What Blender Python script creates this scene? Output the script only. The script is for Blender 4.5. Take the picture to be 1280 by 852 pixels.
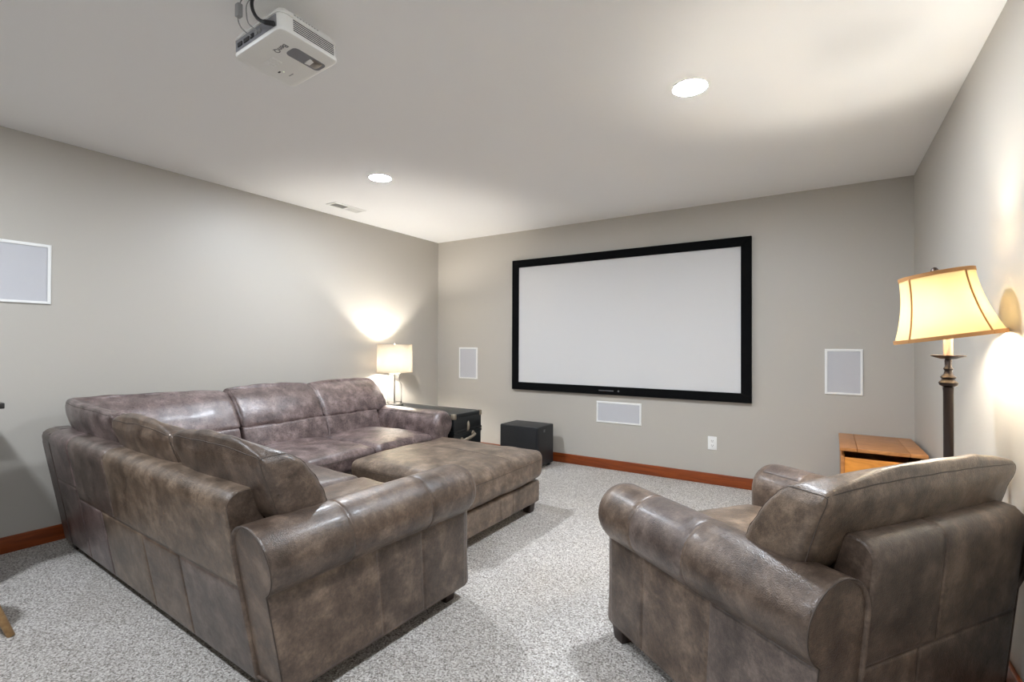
import bpy, bmesh, math, random
import numpy as np
from mathutils import Vector, Matrix, noise
random.seed(7)
for o in list(bpy.data.objects): bpy.data.objects.remove(o)
SC = bpy.context.scene
COL = SC.collection
R = math.radians

# ------------------------------------------------------------------ camera
F_PX, YAW, PITCH, ROLL = 609.68, -0.5670, 0.0083, 0.0038
CAM = Vector((3.9519, -4.5243, 1.2018))
fw = Vector((math.sin(YAW)*math.cos(PITCH), math.cos(YAW)*math.cos(PITCH), math.sin(PITCH)))
r0 = Vector((math.cos(YAW), -math.sin(YAW), 0)); u0 = r0.cross(fw)
rt = math.cos(ROLL)*r0 + math.sin(ROLL)*u0; up = math.cos(ROLL)*u0 - math.sin(ROLL)*r0
cd = bpy.data.cameras.new('camera'); cam = bpy.data.objects.new('camera', cd); COL.objects.link(cam)
cd.sensor_fit = 'HORIZONTAL'; cd.sensor_width = 36; cd.lens = F_PX/1280*36; cd.clip_start = .02
M = Matrix((rt, up, -fw)).transposed().to_4x4(); M.translation = CAM; cam.matrix_world = M
SC.camera = cam
# ------------------------------------------------------------------ world, exposure
w = bpy.data.worlds.new('world'); SC.world = w; w.use_nodes = True
w.node_tree.nodes['Background'].inputs[1].default_value = 0   # closed room: no sky reaches it
SC.view_settings.view_transform = 'Standard'; SC.view_settings.look = 'None'
SC.view_settings.gamma = 1; SC.view_settings.use_curve_mapping = False
SC.view_settings.exposure = 1.8
DOWNLIGHT = 213.0          # emission strength of the recessed lamps

# ------------------------------------------------------------------ materials
MATS = {}
def srgb(r, g, b):
    f = lambda c: (c/255/12.92) if c/255 <= .04045 else ((c/255+.055)/1.055)**2.4
    return (f(r), f(g), f(b), 1)
def mat(name):
    m = bpy.data.materials.new(name); m.use_nodes = True; MATS[name] = m
    nt = m.node_tree; return m, nt, nt.nodes['Principled BSDF']
def plain(name, col, rough=.5, metal=0, **kw):
    m, nt, b = mat(name)
    b.inputs['Base Color'].default_value = col; b.inputs['Roughness'].default_value = rough; b.inputs['Metallic'].default_value = metal
    for k, v in kw.items(): b.inputs[k].default_value = v
    return m
def tex(nt, kind, scale, **kw):
    n = nt.nodes.new(kind); n.inputs['Scale'].default_value = scale
    for k, v in kw.items(): n.inputs[k].default_value = v
    return n
def ramp(nt, src, stops):
    n = nt.nodes.new('ShaderNodeValToRGB'); e = n.color_ramp.elements
    while len(e) < len(stops): e.new(.5)
    for i, (p, c) in enumerate(stops): e[i].position = p; e[i].color = c
    nt.links.new(src, n.inputs[0]); return n
def bump(nt, b, src, strength, dist):
    n = nt.nodes.new('ShaderNodeBump'); n.inputs['Strength'].default_value = strength; n.inputs['Distance'].default_value = dist
    nt.links.new(src, n.inputs['Height']); nt.links.new(n.outputs[0], b.inputs['Normal']); return n
def coords(nt, which='Object', scale=None):
    c = nt.nodes.new('ShaderNodeTexCoord')
    if scale is None: return c.outputs[which]
    mp = nt.nodes.new('ShaderNodeMapping'); mp.inputs['Scale'].default_value = scale
    nt.links.new(c.outputs[which], mp.inputs[0]); return mp.outputs[0]
def mixc(nt, fac, a, b, mode='MIX'):
    n = nt.nodes.new('ShaderNodeMix'); n.data_type = 'RGBA'; n.blend_type = mode
    for s, v in ((0, fac), (6, a), (7, b)):
        if hasattr(v, 'is_linked') or hasattr(v, 'links'): nt.links.new(v, n.inputs[s])
        else: n.inputs[s].default_value = v
    return n.outputs[2]

def leather(name, dark, mid, light, rough=.36):
    m, nt, b = mat(name)
    co = coords(nt)
    n1 = tex(nt, 'ShaderNodeTexNoise', 10, Detail=9, Roughness=.68, Distortion=.15)
    n2 = tex(nt, 'ShaderNodeTexNoise', 85, Detail=5, Roughness=.7)
    n3 = tex(nt, 'ShaderNodeTexVoronoi', 300)
    n4 = tex(nt, 'ShaderNodeTexNoise', 22, Detail=4, Roughness=.6, Distortion=.8)
    n5 = tex(nt, 'ShaderNodeTexVoronoi', 26); n5.feature = 'DISTANCE_TO_EDGE'
    wob = nt.nodes.new('ShaderNodeVectorMath'); wob.operation = 'MULTIPLY_ADD'; wob.inputs[1].default_value = (.09, .09, .09)
    for n in (n1, n2, n3, n4): nt.links.new(co, n.inputs['Vector'])
    nt.links.new(n4.outputs[1], wob.inputs[0]); nt.links.new(co, wob.inputs[2]); nt.links.new(wob.outputs[0], n5.inputs['Vector'])
    r1 = ramp(nt, n1.outputs[0], [(.37, dark), (.51, mid), (.66, light)])
    r2 = ramp(nt, n2.outputs[0], [(.34, (.55, .55, .55, 1)), (.66, (1.34, 1.34, 1.34, 1))])
    c = mixc(nt, .6, r1.outputs[0], r2.outputs[0], 'MULTIPLY')
    crk = ramp(nt, n5.outputs[0], [(.0, (.72, .72, .72, 1)), (.06, (1, 1, 1, 1))])
    c = mixc(nt, .35, c, crk.outputs[0], 'MULTIPLY')
    nt.links.new(c, b.inputs['Base Color'])
    rr = ramp(nt, n2.outputs[0], [(.25, (rough-.05,)*3+(1,)), (.8, (rough+.14,)*3+(1,))])
    nt.links.new(rr.outputs[0], b.inputs['Roughness'])
    b.inputs['Specular IOR Level'].default_value = .6
    mx = nt.nodes.new('ShaderNodeMath'); mx.operation = 'MULTIPLY_ADD'; mx.inputs[1].default_value = 2.2
    nt.links.new(n4.outputs[0], mx.inputs[0]); nt.links.new(n3.outputs[0], mx.inputs[2])
    m2 = nt.nodes.new('ShaderNodeMath'); m2.operation = 'ADD'
    nt.links.new(mx.outputs[0], m2.inputs[0]); nt.links.new(crk.outputs[0], m2.inputs[1])
    bump(nt, b, m2.outputs[0], .30, .0026)
    b.inputs['Coat Weight'].default_value = .22; b.inputs['Coat Roughness'].default_value = .24
    return m
# the hides: brownish and mauve dye lots, darker and lighter pieces
leather('leather_brown', srgb(70, 55, 45), srgb(97, 80, 67), srgb(130, 111, 95), .31)
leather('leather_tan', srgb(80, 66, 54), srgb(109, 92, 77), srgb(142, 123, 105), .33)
leather('leather_umber', srgb(64, 51, 42), srgb(88, 73, 62), srgb(118, 101, 88), .31)
leather('leather_grey', srgb(68, 57, 52), srgb(93, 80, 73), srgb(123, 108, 100), .31)
leather('leather_mauve', srgb(74, 60, 58), srgb(103, 87, 84), srgb(138, 120, 117), .28)
leather('leather_mauve_dark', srgb(65, 52, 50), srgb(90, 75, 72), srgb(120, 103, 99), .3)
plain('seam_thread', srgb(74, 64, 57), .6)
plain('foot_wood', srgb(42, 28, 22), .4)

m, nt, b = mat('wall_paint')
n = tex(nt, 'ShaderNodeTexNoise', 160, Detail=3); nt.links.new(coords(nt), n.inputs['Vector'])
b.inputs['Base Color'].default_value = srgb(184, 179, 170); b.inputs['Roughness'].default_value = .48
bump(nt, b, n.outputs[0], .12, .002)
m, nt, b = mat('ceiling_paint')
n = tex(nt, 'ShaderNodeTexNoise', 120, Detail=3); nt.links.new(coords(nt), n.inputs['Vector'])
b.inputs['Base Color'].default_value = srgb(245, 245, 244); b.inputs['Roughness'].default_value = .8
bump(nt, b, n.outputs[0], .1, .002)
m, nt, b = mat('carpet')
co = coords(nt)
n1 = tex(nt, 'ShaderNodeTexNoise', 118, Detail=4, Roughness=.85)
n3 = tex(nt, 'ShaderNodeTexVoronoi', 260)
for n in (n1, n3): nt.links.new(co, n.inputs['Vector'])
tuft = tex(nt, 'ShaderNodeTexVoronoi', 185); nt.links.new(co, tuft.inputs['Vector'])
ts = nt.nodes.new('ShaderNodeSeparateColor'); nt.links.new(tuft.outputs['Color'], ts.inputs[0])
mm = nt.nodes.new('ShaderNodeMath'); mm.operation = 'MULTIPLY_ADD'; mm.inputs[1].default_value = .22; nt.links.new(ts.outputs[0], mm.inputs[0])
m3 = nt.nodes.new('ShaderNodeMath'); m3.operation = 'MULTIPLY_ADD'; m3.inputs[1].default_value = .72; m3.inputs[2].default_value = .035
nt.links.new(n1.outputs[0], m3.inputs[0]); nt.links.new(m3.outputs[0], mm.inputs[2])
r1 = ramp(nt, mm.outputs[0], [(.36, srgb(116, 109, 102)), (.46, srgb(184, 177, 169)), (.55, srgb(216, 210, 204)), (.65, srgb(243, 240, 235))])
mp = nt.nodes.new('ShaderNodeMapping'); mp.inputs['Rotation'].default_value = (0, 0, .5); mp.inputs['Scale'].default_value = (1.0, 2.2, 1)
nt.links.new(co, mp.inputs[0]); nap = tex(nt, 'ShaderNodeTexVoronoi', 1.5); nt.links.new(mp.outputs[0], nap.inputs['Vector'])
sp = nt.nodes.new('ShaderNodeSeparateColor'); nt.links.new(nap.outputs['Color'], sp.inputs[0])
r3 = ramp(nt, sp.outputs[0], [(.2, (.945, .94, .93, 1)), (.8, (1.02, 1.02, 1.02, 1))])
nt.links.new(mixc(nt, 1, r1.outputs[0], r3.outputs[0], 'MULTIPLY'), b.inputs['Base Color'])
b.inputs['Roughness'].default_value = .95; b.inputs['Specular IOR Level'].default_value = .1
ad = nt.nodes.new('ShaderNodeMath'); ad.operation = 'SUBTRACT'
nt.links.new(n1.outputs[0], ad.inputs[0]); nt.links.new(n3.outputs[0], ad.inputs[1])
bump(nt, b, ad.outputs[0], .8, .006)

def wood(name, a, c, scale, axis=(1, 12, 12), rough=.38):
    m, nt, b = mat(name)
    co = coords(nt, 'Object', axis)
    n1 = tex(nt, 'ShaderNodeTexNoise', scale, Detail=5, Roughness=.6, Distortion=1.2); nt.links.new(co, n1.inputs['Vector'])
    r = ramp(nt, n1.outputs[0], [(.3, a), (.7, c)]); nt.links.new(r.outputs[0], b.inputs['Base Color'])
    b.inputs['Roughness'].default_value = rough
wood('baseboard_wood', srgb(112, 48, 14), srgb(150, 72, 24), 3)
wood('baseboard_wood_side', srgb(112, 48, 14), srgb(150, 72, 24), 3, (12, 1, 12))
wood('chest_wood', srgb(158, 100, 52), srgb(196, 134, 78), 3, (3, 10, 12))
wood('chest_front_wood', srgb(188, 116, 42), srgb(224, 150, 64), 3, (2, 10, 10))
wood('stool_wood', srgb(170, 130, 84), srgb(205, 168, 118), 4)
plain('white_plastic', srgb(236, 236, 233), .4)
plain('projector_white', srgb(232, 231, 226), .35)
plain('projector_grey', srgb(128, 128, 132), .5)
plain('vent_backing', srgb(176, 172, 168), .6)
plain('black_and_slot_shade', srgb(22, 22, 24), .6)  # near-black finish; on slots and vent holes it paints the shade of openings
plain('black_rubber', srgb(16, 16, 18), .45)
plain('cable_grey', srgb(150, 150, 148), .5)
plain('screen_frame_black', srgb(6, 7, 8), .9, **{'Specular IOR Level': .15})
plain('logo_grey', srgb(96, 96, 98), .4)
m, nt, b = mat('screen_fabric')
b.inputs['Base Color'].default_value = srgb(211, 210, 209); b.inputs['Roughness'].default_value = .9
m, nt, b = mat('grille')
v = tex(nt, 'ShaderNodeTexVoronoi', 520); v.inputs['Randomness'].default_value = 0
nt.links.new(coords(nt), v.inputs['Vector'])
r = ramp(nt, v.outputs[0], [(.25, srgb(150, 150, 154)), (.5, srgb(214, 214, 217))])
nt.links.new(r.outputs[0], b.inputs['Base Color']); b.inputs['Roughness'].default_value = .6
plain('trunk_black', srgb(20, 24, 26), .38)
plain('aged_brass', srgb(150, 138, 120), .5, .5)
plain('sub_black', srgb(26, 27, 30), .42)
plain('bronze', srgb(52, 42, 38), .38, .55)
plain('candle_sleeve', srgb(150, 120, 110), .4)
plain('nickel', srgb(150, 145, 138), .28, .9)
plain('dark_top', srgb(34, 32, 30), .4)
m, nt, b = mat('clear_glass')
b.inputs['Base Color'].default_value = (1, 1, 1, 1); b.inputs['Roughness'].default_value = .02
b.inputs['Transmission Weight'].default_value = 1; b.inputs['IOR'].default_value = 1.35
def emis(name, col, s):
    m, nt, b = mat(name)
    b.inputs['Base Color'].default_value = (.9, .9, .9, 1)
    b.inputs['Emission Color'].default_value = col; b.inputs['Emission Strength'].default_value = s
emis('downlight_lens', (.885, .955, 1.05, 1), DOWNLIGHT)
emis('led_green', (.75, 1, .3, 1), .12)
def shade_mat(name, col, tcol, weave):
    m, nt, b = mat(name); out = nt.nodes['Material Output']; nt.nodes.remove(b)
    d = nt.nodes.new('ShaderNodeBsdfDiffuse'); t = nt.nodes.new('ShaderNodeBsdfTranslucent'); mx = nt.nodes.new('ShaderNodeMixShader')
    d.inputs[0].default_value = col; mx.inputs[0].default_value = .6
    n = tex(nt, 'ShaderNodeTexNoise', 60, Detail=4, Roughness=.7)
    nt.links.new(coords(nt, 'Object', (1, 1, 3) if weave else None), n.inputs['Vector'])
    k = .86 if weave else .96
    r = ramp(nt, n.outputs[0], [(.35, tuple(c*k for c in tcol[:3])+(1,)), (.65, tcol)]); nt.links.new(r.outputs[0], t.inputs[0])
    nt.links.new(d.outputs[0], mx.inputs[1]); nt.links.new(t.outputs[0], mx.inputs[2]); nt.links.new(mx.outputs[0], out.inputs[0])
shade_mat('linen_shade', srgb(226, 218, 200), (.27, .25, .22, 1), True)
shade_mat('cream_shade', srgb(240, 226, 190), (.33, .285, .19, 1), False)
plain('shade_trim', srgb(176, 128, 78), .7)
plain('shade_trim_pale', srgb(205, 190, 165), .7)

# ------------------------------------------------------------------ builders
def build(name, V, Fc, material, parent=None, smooth=True, flip_to=None, recalc=True, bevel=0, angle=None):
    me = bpy.data.meshes.new(name); me.from_pydata([tuple(map(float, v)) for v in V], [], Fc); me.update()
    if recalc or bevel:
        bm = bmesh.new(); bm.from_mesh(me)
        bmesh.ops.remove_doubles(bm, verts=bm.verts, dist=1e-6)
        bmesh.ops.recalc_face_normals(bm, faces=bm.faces)
        bm.to_mesh(me); bm.free()
    if flip_to is not None:
        s = sum((p.normal.dot(Vector(flip_to))*p.area for p in me.polygons))
        if s < 0: me.flip_normals()
    me.materials.append(MATS[material])
    o = bpy.data.objects.new(name, me); COL.objects.link(o); o.parent = parent
    if smooth: me.polygons.foreach_set('use_smooth', [True]*len(me.polygons))
    if bevel:
        md = o.modifiers.new('bevel', 'BEVEL'); md.width = bevel; md.segments = 3; md.limit_method = 'ANGLE'; md.angle_limit = R(35)
        md.harden_normals = False
        if not smooth: pass
    if angle:
        me.set_sharp_from_angle(angle=R(angle))
    return o
def tag(o, label, cat, group=None):
    o['label'] = label; o['category'] = cat
    if group: o['group'] = group
    return o
def thing(name, loc, label, cat, rz=0, group=None):
    o = bpy.data.objects.new(name, None); COL.objects.link(o); o.location = loc; o.rotation_euler = (0, 0, rz)
    o.empty_display_size = .1
    return tag(o, label, cat, group)
def struct(o): o['kind'] = 'structure'; return o
BOXF = [(0,1,3,2),(4,6,7,5),(0,4,5,1),(2,3,7,6),(0,2,6,4),(1,5,7,3)]
def boxv(lo, hi): return [(x, y, z) for x in (lo[0], hi[0]) for y in (lo[1], hi[1]) for z in (lo[2], hi[2])]
def box(name, lo, hi, material, parent=None, bevel=0, fn=None):
    V = boxv(lo, hi)
    if fn: V = [fn(*v) for v in V]
    return build(name, V, BOXF, material, parent, smooth=bool(bevel), bevel=bevel, angle=None)
def lathe(name, prof, c, material, parent=None, n=40, closed=False, axis=None, angle=40):
    V, Fc = [], []
    for (r, z) in prof:
        for i in range(n):
            t = 2*math.pi*i/n; V.append((r*math.cos(t), r*math.sin(t), z))
    m_ = len(prof)
    for j in range(m_-1 + (1 if closed else 0)):
        for i in range(n):
            a, b2 = j*n+i, j*n+(i+1) % n; c2, d2 = ((j+1) % m_)*n+(i+1) % n, ((j+1) % m_)*n+i
            Fc.append((a, b2, c2, d2))
    if not closed:
        if prof[0][0] > 1e-5: Fc.append(tuple(range(n))[::-1])
        if prof[-1][0] > 1e-5: Fc.append(tuple((m_-1)*n+i for i in range(n)))
    if axis is not None: V = [axis @ Vector(v) for v in V]
    V = [(v[0]+c[0], v[1]+c[1], v[2]+c[2]) for v in V]
    return build(name, V, Fc, material, parent, angle=angle)
def tube(name, pts, r, material, parent=None, n=8, closed=False):
    P = [Vector(p) for p in pts]; V, Fc = [], []; N = len(P); nrm = None
    for i in range(N):
        a = P[(i-1) % N] if (closed or i > 0) else P[i]; b2 = P[(i+1) % N] if (closed or i < N-1) else P[i]
        t = (b2-a).normalized()
        if nrm is None: nrm = t.orthogonal().normalized()
        nrm = (nrm - t*nrm.dot(t)).normalized(); bn = t.cross(nrm)
        rr = r[i] if isinstance(r, (list, tuple)) else r
        for k in range(n):
            q = 2*math.pi*k/n; V.append(P[i]+nrm*math.cos(q)*rr+bn*math.sin(q)*rr)
    for i in range(N if closed else N-1):
        j = (i+1) % N
        for k in range(n): Fc.append((i*n+k, i*n+(k+1) % n, j*n+(k+1) % n, j*n+k))
    if not closed: Fc.append(tuple(range(n))); Fc.append(tuple((N-1)*n+k for k in range(n)))
    return build(name, V, Fc, material, parent)
def smoothpath(pts, m=8):
    P = [Vector(p) for p in pts]; out = []
    for i in range(len(P)-1):
        a = P[max(i-1, 0)]; b2 = P[i]; c2 = P[i+1]; d2 = P[min(i+2, len(P)-1)]
        for k in range(m):
            t = k/m; out.append(.5*((2*b2)+(c2-a)*t+(2*a-5*b2+4*c2-d2)*t*t+(3*b2-a-3*c2+d2)*t**3))
    out.append(P[-1]); return out
def text_mesh(name, s, size, depth, mtx, material, parent):
    cu = bpy.data.curves.new(name, 'FONT'); cu.body = s; cu.size = size; cu.extrude = depth; cu.align_x = 'CENTER'; cu.align_y = 'CENTER'
    t = bpy.data.objects.new('tmp', cu); COL.objects.link(t)
    dg = bpy.context.evaluated_depsgraph_get(); me = bpy.data.meshes.new_from_object(t.evaluated_get(dg))
    bpy.data.objects.remove(t); me.transform(mtx); me.materials.clear(); me.materials.append(MATS[material])
    o = bpy.data.objects.new(name, me); COL.objects.link(o); o.parent = parent; return o

class Pad:
    """upholstered block: rounded box (a, d, z half sizes h, edge radius r), puffed, tilted, then mapped by frame"""
    def __init__(s, c, h, r, puff=(0, 0, 0), tilt=0, frame=None, wr=.004, fr=6, seed=0, expo=2, post=None):
        s.c = np.array(c, float); s.h = np.array(h, float); s.r = r; s.p = puff; s.t = tilt; s.f = frame; s.wr = wr; s.fr = fr; s.seed = seed; s.e = expo; s.post = post
    def map(s, P):
        P = np.array(P, float); h = s.h; q = np.clip(P, -(h-s.r), h-s.r); d = P-q
        L = np.linalg.norm(d, axis=1); k = L > 1e-9; P[k] = q[k]+s.r*d[k]/L[k][:, None]
        u = P/h; add = np.zeros_like(P)
        for a in range(3):
            b, c = (a+1) % 3, (a+2) % 3
            add[:, a] = u[:, a]*s.p[a]*(1-np.abs(u[:, b])**s.e)*(1-np.abs(u[:, c])**s.e)
        P = P+add
        if s.wr:
            for i in range(len(P)):
                v = Vector(P[i]*s.fr)+Vector((s.seed*3.1, s.seed*1.7, 0))
                nn = noise.noise(v)+.5*noise.noise(v*2.3); P[i] += (P[i]/h)*s.wr*nn
        if s.post: P = np.array([s.post(*p) for p in P])
        ct, st = math.cos(s.t), math.sin(s.t)
        A = P[:, 0]; D = P[:, 1]*ct-P[:, 2]*st; Z = P[:, 1]*st+P[:, 2]*ct
        out = np.stack([A, D, Z], 1)+s.c
        return [s.f(*p) for p in out] if s.f else out
    def mesh(s, name, material, parent, n=(10, 6, 6), k=4):
        h, r = s.h, s.r; Ls = []
        for a in range(3):
            e = [r*math.tan(R(45)*i/k) for i in range(k+1)]; i0 = h[a]-r
            mid = list(np.linspace(-i0, i0, n[a]+1)) if i0 > 1e-6 else [0.]
            Ls.append([-i0-x for x in e[:0:-1]]+mid+[i0+x for x in e[1:]])
        V, idx, Fc = [], {}, []
        def vid(p):
            key = tuple(round(x, 6) for x in p)
            if key not in idx: idx[key] = len(V); V.append(p)
            return idx[key]
        for a in range(3):
            b, c = (a+1) % 3, (a+2) % 3
            for sg in (-1, 1):
                for i in range(len(Ls[b])-1):
                    for j in range(len(Ls[c])-1):
                        q = []
                        for (bi, cj) in ((i, j), (i+1, j), (i+1, j+1), (i, j+1)):
                            p = [0, 0, 0]; p[a] = sg*h[a]; p[b] = Ls[b][bi]; p[c] = Ls[c][cj]; q.append(vid(tuple(p)))
                        Fc.append(tuple(q))
        return build(name, s.map(V), Fc, material, parent)
    def seam(s, parent, pts, closed=False, r=.0016, m=14, material='seam_thread'):
        """pts: box-surface points in units of half size; densified"""
        P = []; N = len(pts)
        for i in range(N if closed else N-1):
            a = np.array(pts[i], float); b = np.array(pts[(i+1) % N], float)
            for k in range(m): P.append(a+(b-a)*k/m)
        if not closed: P.append(np.array(pts[-1], float))
        return tube('seam', s.map(np.array(P)*s.h), r, material, parent, 6, closed)
    def end_seam(s, parent, side, inset=.3, **k):
        x = side*(1-inset*s.r/s.h[0])
        return s.seam(parent, [(x, -1, -1), (x, 1, -1), (x, 1, 1), (x, -1, 1)], True, **k)

def patch(name, S, u0, u1, v0, v1, nu, nv, lift, material, parent, edge=.012, hint=None):
    """one stitched leather piece lying on surface S(u,v): domed edges that dip into the seam"""
    us = [u0, u0+edge*.35, u0+edge]+list(np.linspace(u0+edge, u1-edge, nu+1))[1:-1]+[u1-edge, u1-edge*.35, u1]
    vs = [v0, v0+edge*.35, v0+edge]+list(np.linspace(v0+edge, v1-edge, nv+1))[1:-1]+[v1-edge, v1-edge*.35, v1]
    V, Fc = [], []
    lv = lambda i, n: (-.003 if i in (0, n-1) else (lift*.55 if i in (1, n-2) else lift))
    for i, u in enumerate(us):
        for j, v in enumerate(vs):
            P, N = S(u, v); l = min(lv(i, len(us)), lv(j, len(vs)))
            k = 1 if l < lift else 1+.25*noise.noise(Vector((u*9, v*9, len(name)+u0*5)))
            V.append(Vector(P)+Vector(N)*l*k)
    nvv = len(vs)
    for i in range(len(us)-1):
        for j in range(nvv-1): Fc.append((i*nvv+j, (i+1)*nvv+j, (i+1)*nvv+j+1, i*nvv+j+1))
    mid = S((u0+u1)/2, (v0+v1)/2)
    o = build(name, V, Fc, material, parent, recalc=False)
    me = o.data; c = Vector(mid[0]); p = min(me.polygons, key=lambda p: (p.center-c).length)
    if p.normal.dot(Vector(mid[1])) < 0: me.flip_normals()
    return o
def profile_surface(pts, frame, a_of, d_of):
    """pts: polyline (w, z); returns S(u=length coordinate, v=arc length) with normals turned away from the core"""
    P = [Vector((p[0], p[1])) for p in pts]; L = [0]
    for i in range(1, len(P)): L.append(L[-1]+(P[i]-P[i-1]).length)
    def ev(v):
        v = max(0, min(L[-1], v))
        for i in range(1, len(L)):
            if v <= L[i]+1e-9: break
        t = (v-L[i-1])/(L[i]-L[i-1]); return P[i-1].lerp(P[i], t)
    def S(u, v):
        p = ev(v); q0, q1 = ev(v-.006), ev(v+.006); t = (q1-q0).normalized(); nn = Vector((-t.y, t.x))
        A = Vector(frame(a_of(u, p.x), d_of(u, p.x), p.y)); B = Vector(frame(a_of(u, p.x+nn.x*.01), d_of(u, p.x+nn.x*.01), p.y+nn.y*.01))
        return A, (B-A).normalized()
    return S, L[-1]

# ------------------------------------------------------------------ room shell
W, H, YF = 4.511, 2.44, -7.2
T = .12
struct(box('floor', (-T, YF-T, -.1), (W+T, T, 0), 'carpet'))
struct(box('ceiling', (-T, YF-T, H), (W+T, T, H+.1), 'ceiling_paint'))
struct(box('wall_left', (-T, YF-T, 0), (0, T, H), 'wall_paint'))
struct(box('wall_back', (0, 0, 0), (W, T, H), 'wall_paint'))
struct(box('wall_right', (W, YF-T, 0), (W+T, T, H), 'wall_paint'))
struct(box('wall_front', (0, YF-T, 0), (W, YF, H), 'wall_paint'))
BH = .094
struct(box('baseboard_back', (0, -.016, 0), (W, 0, BH), 'baseboard_wood', bevel=.004))
struct(box('baseboard_left', (0, YF, 0), (.016, -.016, BH), 'baseboard_wood_side', bevel=.004))
struct(box('baseboard_right', (W-.016, YF, 0), (W, -.016, BH), 'baseboard_wood_side', bevel=.004))
struct(box('baseboard_front', (.016, YF, 0), (W-.016, YF+.016, BH), 'baseboard_wood', bevel=.004))

# ------------------------------------------------------------------ seating frames
def f_id(a, d, z): return (a, d, z)
SO = (.2, -3.50); TH = R(-2.0); S0 = (1.1, -2.5, 0)     # sofa root
def f_s2(a, d, z):      # section with its back to the viewer: a runs along x, d forward (+y)
    return (SO[0]+a*math.cos(TH)-d*math.sin(TH)-S0[0], SO[1]+a*math.sin(TH)+d*math.cos(TH)-S0[1], z)
X1 = .28
def f_s1(a, d, z): return (X1+d-S0[0], a-S0[1], z)      # section along the left wall: a = world y, d = world x

ARM_C, ARM_R = (.062, .515), .116
def arm_profile():
    """(w, z) from the outer bottom edge up, round the roll, down inside"""
    a0 = math.pi-math.acos(ARM_C[0]/ARM_R)          # where the roll meets the outer panel
    pts = [(0, .07), (0, .2), (0, ARM_C[1]-ARM_R*math.sin(math.pi-a0) if False else ARM_C[1]-math.sqrt(ARM_R**2-ARM_C[0]**2))]
    st = math.pi+math.acos(ARM_C[0]/ARM_R)
    n = 22
    for i in range(1, n+1):
        t = st-(st-0)*i/n; pts.append((ARM_C[0]+ARM_R*math.cos(t), ARM_C[1]+ARM_R*math.sin(t)))
    pts += [(ARM_C[0]+ARM_R, .3), (ARM_C[0]+ARM_R, .07)]
    return pts
def make_arm(parent, frame0, a_o, sg, d0, d1, mats, roll_cuts, panel_cuts, end_mat, lean=.12):
    frame = lambda a, d, z: frame0(a, d-lean*(z-.07)/.645*(d1-d)/(d1-d0), z)
    """rolled arm: core, stitched roll pieces, outer panels, end facing with piping"""
    prof = arm_profile(); n = len(prof); cen = Vector((.09, .36))
    N2 = []
    for i in range(n):
        a, c = Vector(prof[(i-1) % n]), Vector(prof[(i+1) % n]); t = (c-a).normalized(); N2.append(Vector((-t.y, t.x)))
    secs = []
    def sec(d, ins): secs.append([frame(a_o+sg*(prof[i][0]-N2[i].x*ins), d, max(.07, prof[i][1]-N2[i].y*ins)) for i in range(n)])
    rb, rf = .010, .05
    for k in range(4): t = k/3*math.pi/2; sec(d0+rb*(1-math.sin(t)), rb*(1-math.cos(math.pi/2-t)) if k == 3 else rb*math.cos(t)*.7)
    for k in range(1, 12): sec(d0+rb+(d1-rf-d0-rb)*k/12, 0)
    for k in range(6): t = k/5*math.pi/2; sec(d1-rf+rf*math.sin(t), rf*.8*(1-math.cos(t)))
    V = [p for s in secs for p in s]; Fc = []
    for j in range(len(secs)-1):
        for i in range(n): Fc.append((j*n+i, j*n+(i+1) % n, (j+1)*n+(i+1) % n, (j+1)*n+i))
    Fc.append(tuple(range(n))); Fc.append(tuple((len(secs)-1)*n+i for i in range(n)))
    core = build('arm', V, Fc, end_mat, parent, angle=50)
    # stitched pieces
    aof = lambda u, w_: a_o+sg*w_; dof = lambda u, w_: u
    S, L = profile_surface(prof, frame, aof, dof)
    vc = .348                                     # arc length at the crease under the roll
    vt = vc+ARM_R*3.3
    lo, hi = d0+.001, d1-rf*.9
    cuts = [lo]+roll_cuts+[hi]
    for i in range(len(cuts)-1):
        patch('leather_panel', S, cuts[i], cuts[i+1], vc+.004, vt, 10, 22, .0035, mats[i % len(mats)], core)
    cuts = [lo]+panel_cuts+[hi-.0]
    for i in range(len(cuts)-1):
        patch('leather_panel', S, cuts[i], cuts[i+1], .003, vc-.004, 8, 8, .003, mats[(i+1) % len(mats)], core)
    loop = [frame(a_o+sg*(prof[i][0]+N2[i].x*.001), d0+.002, prof[i][1]+N2[i].y*.001) for i in range(0, n-3)]
    tube('seam', loop, .0020, 'seam_thread', core, 6)
    return core
def make_foot(parent, frame, a, d, s=.035):
    V = [frame(a+sx*s*k, d+sy*s*k, z) for sx in (-1, 1) for sy in (-1, 1) for z, k in ((0, .8), (.075, 1.05))]
    return build('foot', V, BOXF, 'foot_wood', parent, smooth=True, bevel=.005)
def back_contour(z0=.05, lean=.12, zt=.715, th=.16, r=.05):
    """outer side going up and over the top of a back frame, (d, z)"""
    pts = [(0-lean*0, z0)]
    sl = lambda z: -lean*(z-z0)/(zt-z0)
    for z in np.linspace(z0, zt-r, 6)[1:]: pts.append((sl(z), z))
    x1 = sl(zt-r)
    for k in range(1, 7):
        t = math.pi/2*k/6; pts.append((x1+r*(1-math.cos(t))-.006*math.sin(t), zt-r+r*math.sin(t)))
    pts.append((x1+th-r, zt))
    for k in range(1, 5):
        t = math.pi/2*k/4; pts.append((x1+th-r+r*math.sin(t), zt-r+r*math.cos(t)))
    return pts
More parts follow.
